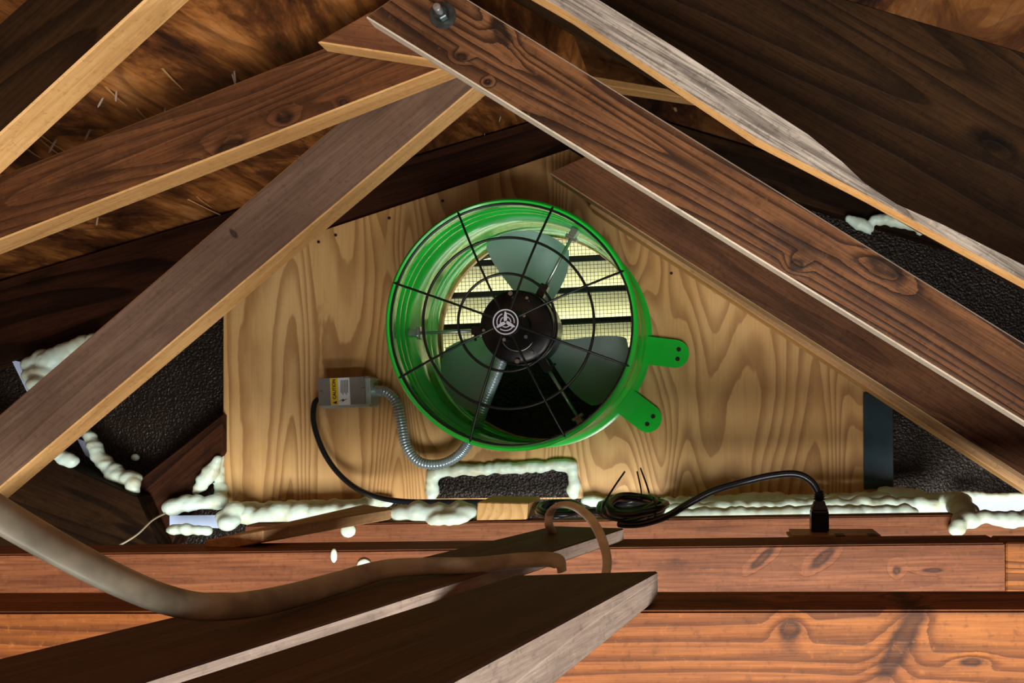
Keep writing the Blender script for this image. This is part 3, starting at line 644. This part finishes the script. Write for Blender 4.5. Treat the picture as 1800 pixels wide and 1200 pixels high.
tag(tube_obj('thin_wire', [P(180, 964, 1.45), P(205, 960, 1.47), P(240, 940, 1.5), P(268, 914, 1.54), P(290, 902, 1.58)], .0018, 'thin', seg=6), 'thin pale wire curving up to the foam at lower left', 'wire')

# ------------------------------------------------------------------ spray foam
def foam_obj(label, paths, vox=.0032):
    """paths: lists of (px, py, d, r) blobs; each path is a bead of overlapping blobs"""
    bm = bmesh.new(); o0 = P(*paths[0][0][:3])
    for path in paths:
        for i, a in enumerate(path):
            b = path[min(i+1, len(path)-1)]; pa, pb_ = P(*a[:3]), P(*b[:3])
            n = max(1, int((pb_-pa).length/(.45*max(.003, (a[3]+b[3])/2))))
            for k in range(n if i < len(path)-1 else 1):
                t = k/n; r = (a[3]*(1-t)+b[3]*t)*random.uniform(.85, 1.3)*1.15
                c = pa.lerp(pb_, t)-o0+Vector((random.uniform(-.25, .25)*r, random.uniform(-.2, .2)*r, random.uniform(-.25, .25)*r))
                ball(bm, c, r, 2, (random.uniform(.9, 1.3), 1, random.uniform(.8, 1.1)))
    o = from_bm('spray_foam', bm, 'foam', None, True); o.location = o0
    m = o.modifiers.new('merge', 'REMESH'); m.mode = 'VOXEL'; m.voxel_size = vox; m.use_smooth_shade = True
    s = o.modifiers.new('soften', 'SMOOTH'); s.factor = .5; s.iterations = 3
    return tag(o, label, 'foam', 'cured spray foam along the gable wall')
foam_obj('lumpy foam mass at the lower left corner of the plywood', [[(298, 891, 1.64, .012), (325, 886, 1.64, .013), (352, 884, 1.64, .013), (378, 884, 1.65, .012)], [(300, 929, 1.60, .008), (330, 931, 1.60, .008), (362, 932, 1.60, .007)], [(398, 908, 1.62, .012), (415, 905, 1.62, .016), (398, 922, 1.6, .012)]])
foam_obj('upright foam bead beside the lower left edge of the plywood', [[(388, 800, 1.68, .006), (386, 830, 1.68, .007), (388, 860, 1.68, .008), (386, 878, 1.67, .010)], [(381, 806, 1.66, .006), (370, 832, 1.66, .010), (356, 848, 1.66, .009), (344, 864, 1.66, .005)]])
foam_obj('long thin foam bead under the plywood left of the black cutout', [[(420, 893, 1.665, .009), (470, 891, 1.665, .008), (540, 888, 1.665, .009), (610, 885, 1.665, .007), (685, 882, 1.665, .008)], [(430, 908, 1.63, .014), (500, 903, 1.63, .014), (560, 900, 1.63, .011), (640, 895, 1.63, .009)]])
foam_obj('wide foam fill on the joist left of the yellow block', [[(700, 903, 1.365, .013), (735, 904, 1.365, .014), (770, 903, 1.365, .013), (800, 902, 1.365, .015), (824, 902, 1.365, .012)], [(760, 913, 1.35, .008), (812, 911, 1.35, .009)]])
foam_obj('foam border framing the small black cutout below the fan', [[(760, 873, 1.676, .008), (758, 850, 1.676, .008), (761, 831, 1.676, .009), (800, 827, 1.676, .009), (860, 824, 1.676, .008), (920, 820, 1.676, .009), (970, 818, 1.676, .008), (1003, 817, 1.676, .010), (1009, 840, 1.676, .008), (1009, 868, 1.676, .009)]])
foam_obj('long double foam bead under the plywood behind the black plug', [[(1030, 881, 1.66, .008), (1100, 884, 1.66, .006), (1185, 886, 1.66, .010), (1240, 884, 1.66, .011), (1330, 881, 1.66, .014), (1400, 880, 1.66, .010), (1480, 877, 1.66, .010), (1560, 872, 1.66, .010)], [(1180, 899, 1.60, .013), (1260, 897, 1.60, .015), (1340, 895, 1.60, .015), (1440, 893, 1.60, .015), (1540, 890, 1.60, .014), (1620, 888, 1.60, .014), (1665, 893, 1.60, .012)], [(1200, 907, 1.52, .010), (1300, 903, 1.52, .010), (1440, 900, 1.52, .010), (1600, 898, 1.52, .009)]])
foam_obj('foam bead with a hanging drip below the black wall at far right', [[(1552, 862, 1.66, .008), (1580, 874, 1.66, .012), (1640, 877, 1.65, .011), (1685, 882, 1.56, .014), (1692, 900, 1.38, .014), (1686, 918, 1.335, .011), (1682, 932, 1.332, .008)], [(1700, 912, 1.345, .010), (1740, 910, 1.345, .009), (1790, 912, 1.345, .011), (1850, 910, 1.345, .011)], [(1690, 873, 1.68, .009), (1740, 874, 1.68, .006), (1800, 872, 1.68, .007), (1850, 873, 1.68, .007)]])
foam_obj('rounded foam lumps under the left rafter at the left edge', [[(60, 640, 1.66, .014), (85, 634, 1.66, .016), (110, 622, 1.66, .014), (140, 608, 1.66, .013), (165, 598, 1.66, .010)], [(58, 660, 1.65, .016), (84, 655, 1.65, .009)], [(62, 680, 1.63, .017), (80, 674, 1.64, .010)]])
foam_obj('ragged foam trail between the black wall and the dark blocking at left', [[(148, 758, 1.69, .008), (164, 776, 1.68, .009), (178, 804, 1.67, .011), (198, 828, 1.66, .012), (218, 842, 1.65, .012), (238, 838, 1.65, .010)], [(232, 850, 1.64, .010), (236, 862, 1.64, .008), (222, 868, 1.64, .005), (213, 870, 1.64, .003)], [(108, 802, 1.62, .010), (128, 812, 1.62, .010)]])
foam_obj('thin foam along the right rafter at upper right', [[(1490, 384, 1.682, .005), (1512, 392, 1.682, .009), (1530, 402, 1.682, .008)], [(1538, 388, 1.682, .008), (1560, 384, 1.682, .009), (1590, 393, 1.682, .008), (1625, 402, 1.682, .008), (1660, 412, 1.682, .008), (1676, 424, 1.682, .005)], [(1618, 408, 1.675, .006)]])
o = foam_obj('single foam dab on the black wall at left', [[(238, 802, 1.725, .007)]], .0025)
# thin flat pale blue patches between the foam
for pts, d, lab_ in [([(20, 632), (52, 640), (70, 690), (48, 690)], 1.70, 'pale blue patch under the left rafter, left of the foam lumps'), ([(135, 770), (160, 780), (192, 826), (150, 800)], 1.71, 'pale blue patch beside the ragged foam trail at left'), ([(298, 906), (384, 905), (384, 928), (298, 926)], 1.655, 'pale blue patch between two foam lumps left of the plywood'), ([(1692, 880), (1860, 872), (1860, 906), (1692, 906)], 1.70, 'pale blue patch above the foam at the far right edge'), ([(1522, 388), (1531, 388), (1531, 412), (1520, 408)], 1.684, 'small pale blue patch among the foam at upper right')]:
    board('blue_patch', pts, d, .004, ['pale_blue'], lab_, 'sheet', bev=0)
# drips of dried foam on the joists
for (x, y, d, w_, h_, lab_) in [(640, 993, 1.070, 26, 24, 'round pale foam smear on the middle joist near the flat cable'), (587, 976, 1.070, 12, 26, 'narrow pale foam smear on the middle joist, leftmost'), (612, 932, 1.343, 28, 26, 'white foam drip hanging below the loose tan strip')]:
    c = P(x, y, d); bm = bmesh.new(); ball(bm, (0, 0, 0), 1, 2); bmesh.ops.scale(bm, verts=bm.verts, vec=(w_*d/F*.5, .003, h_*d/F*.5))
    o = from_bm('foam_smear', bm, 'foam', None, True); o.location = c; tag(o, lab_, 'foam')
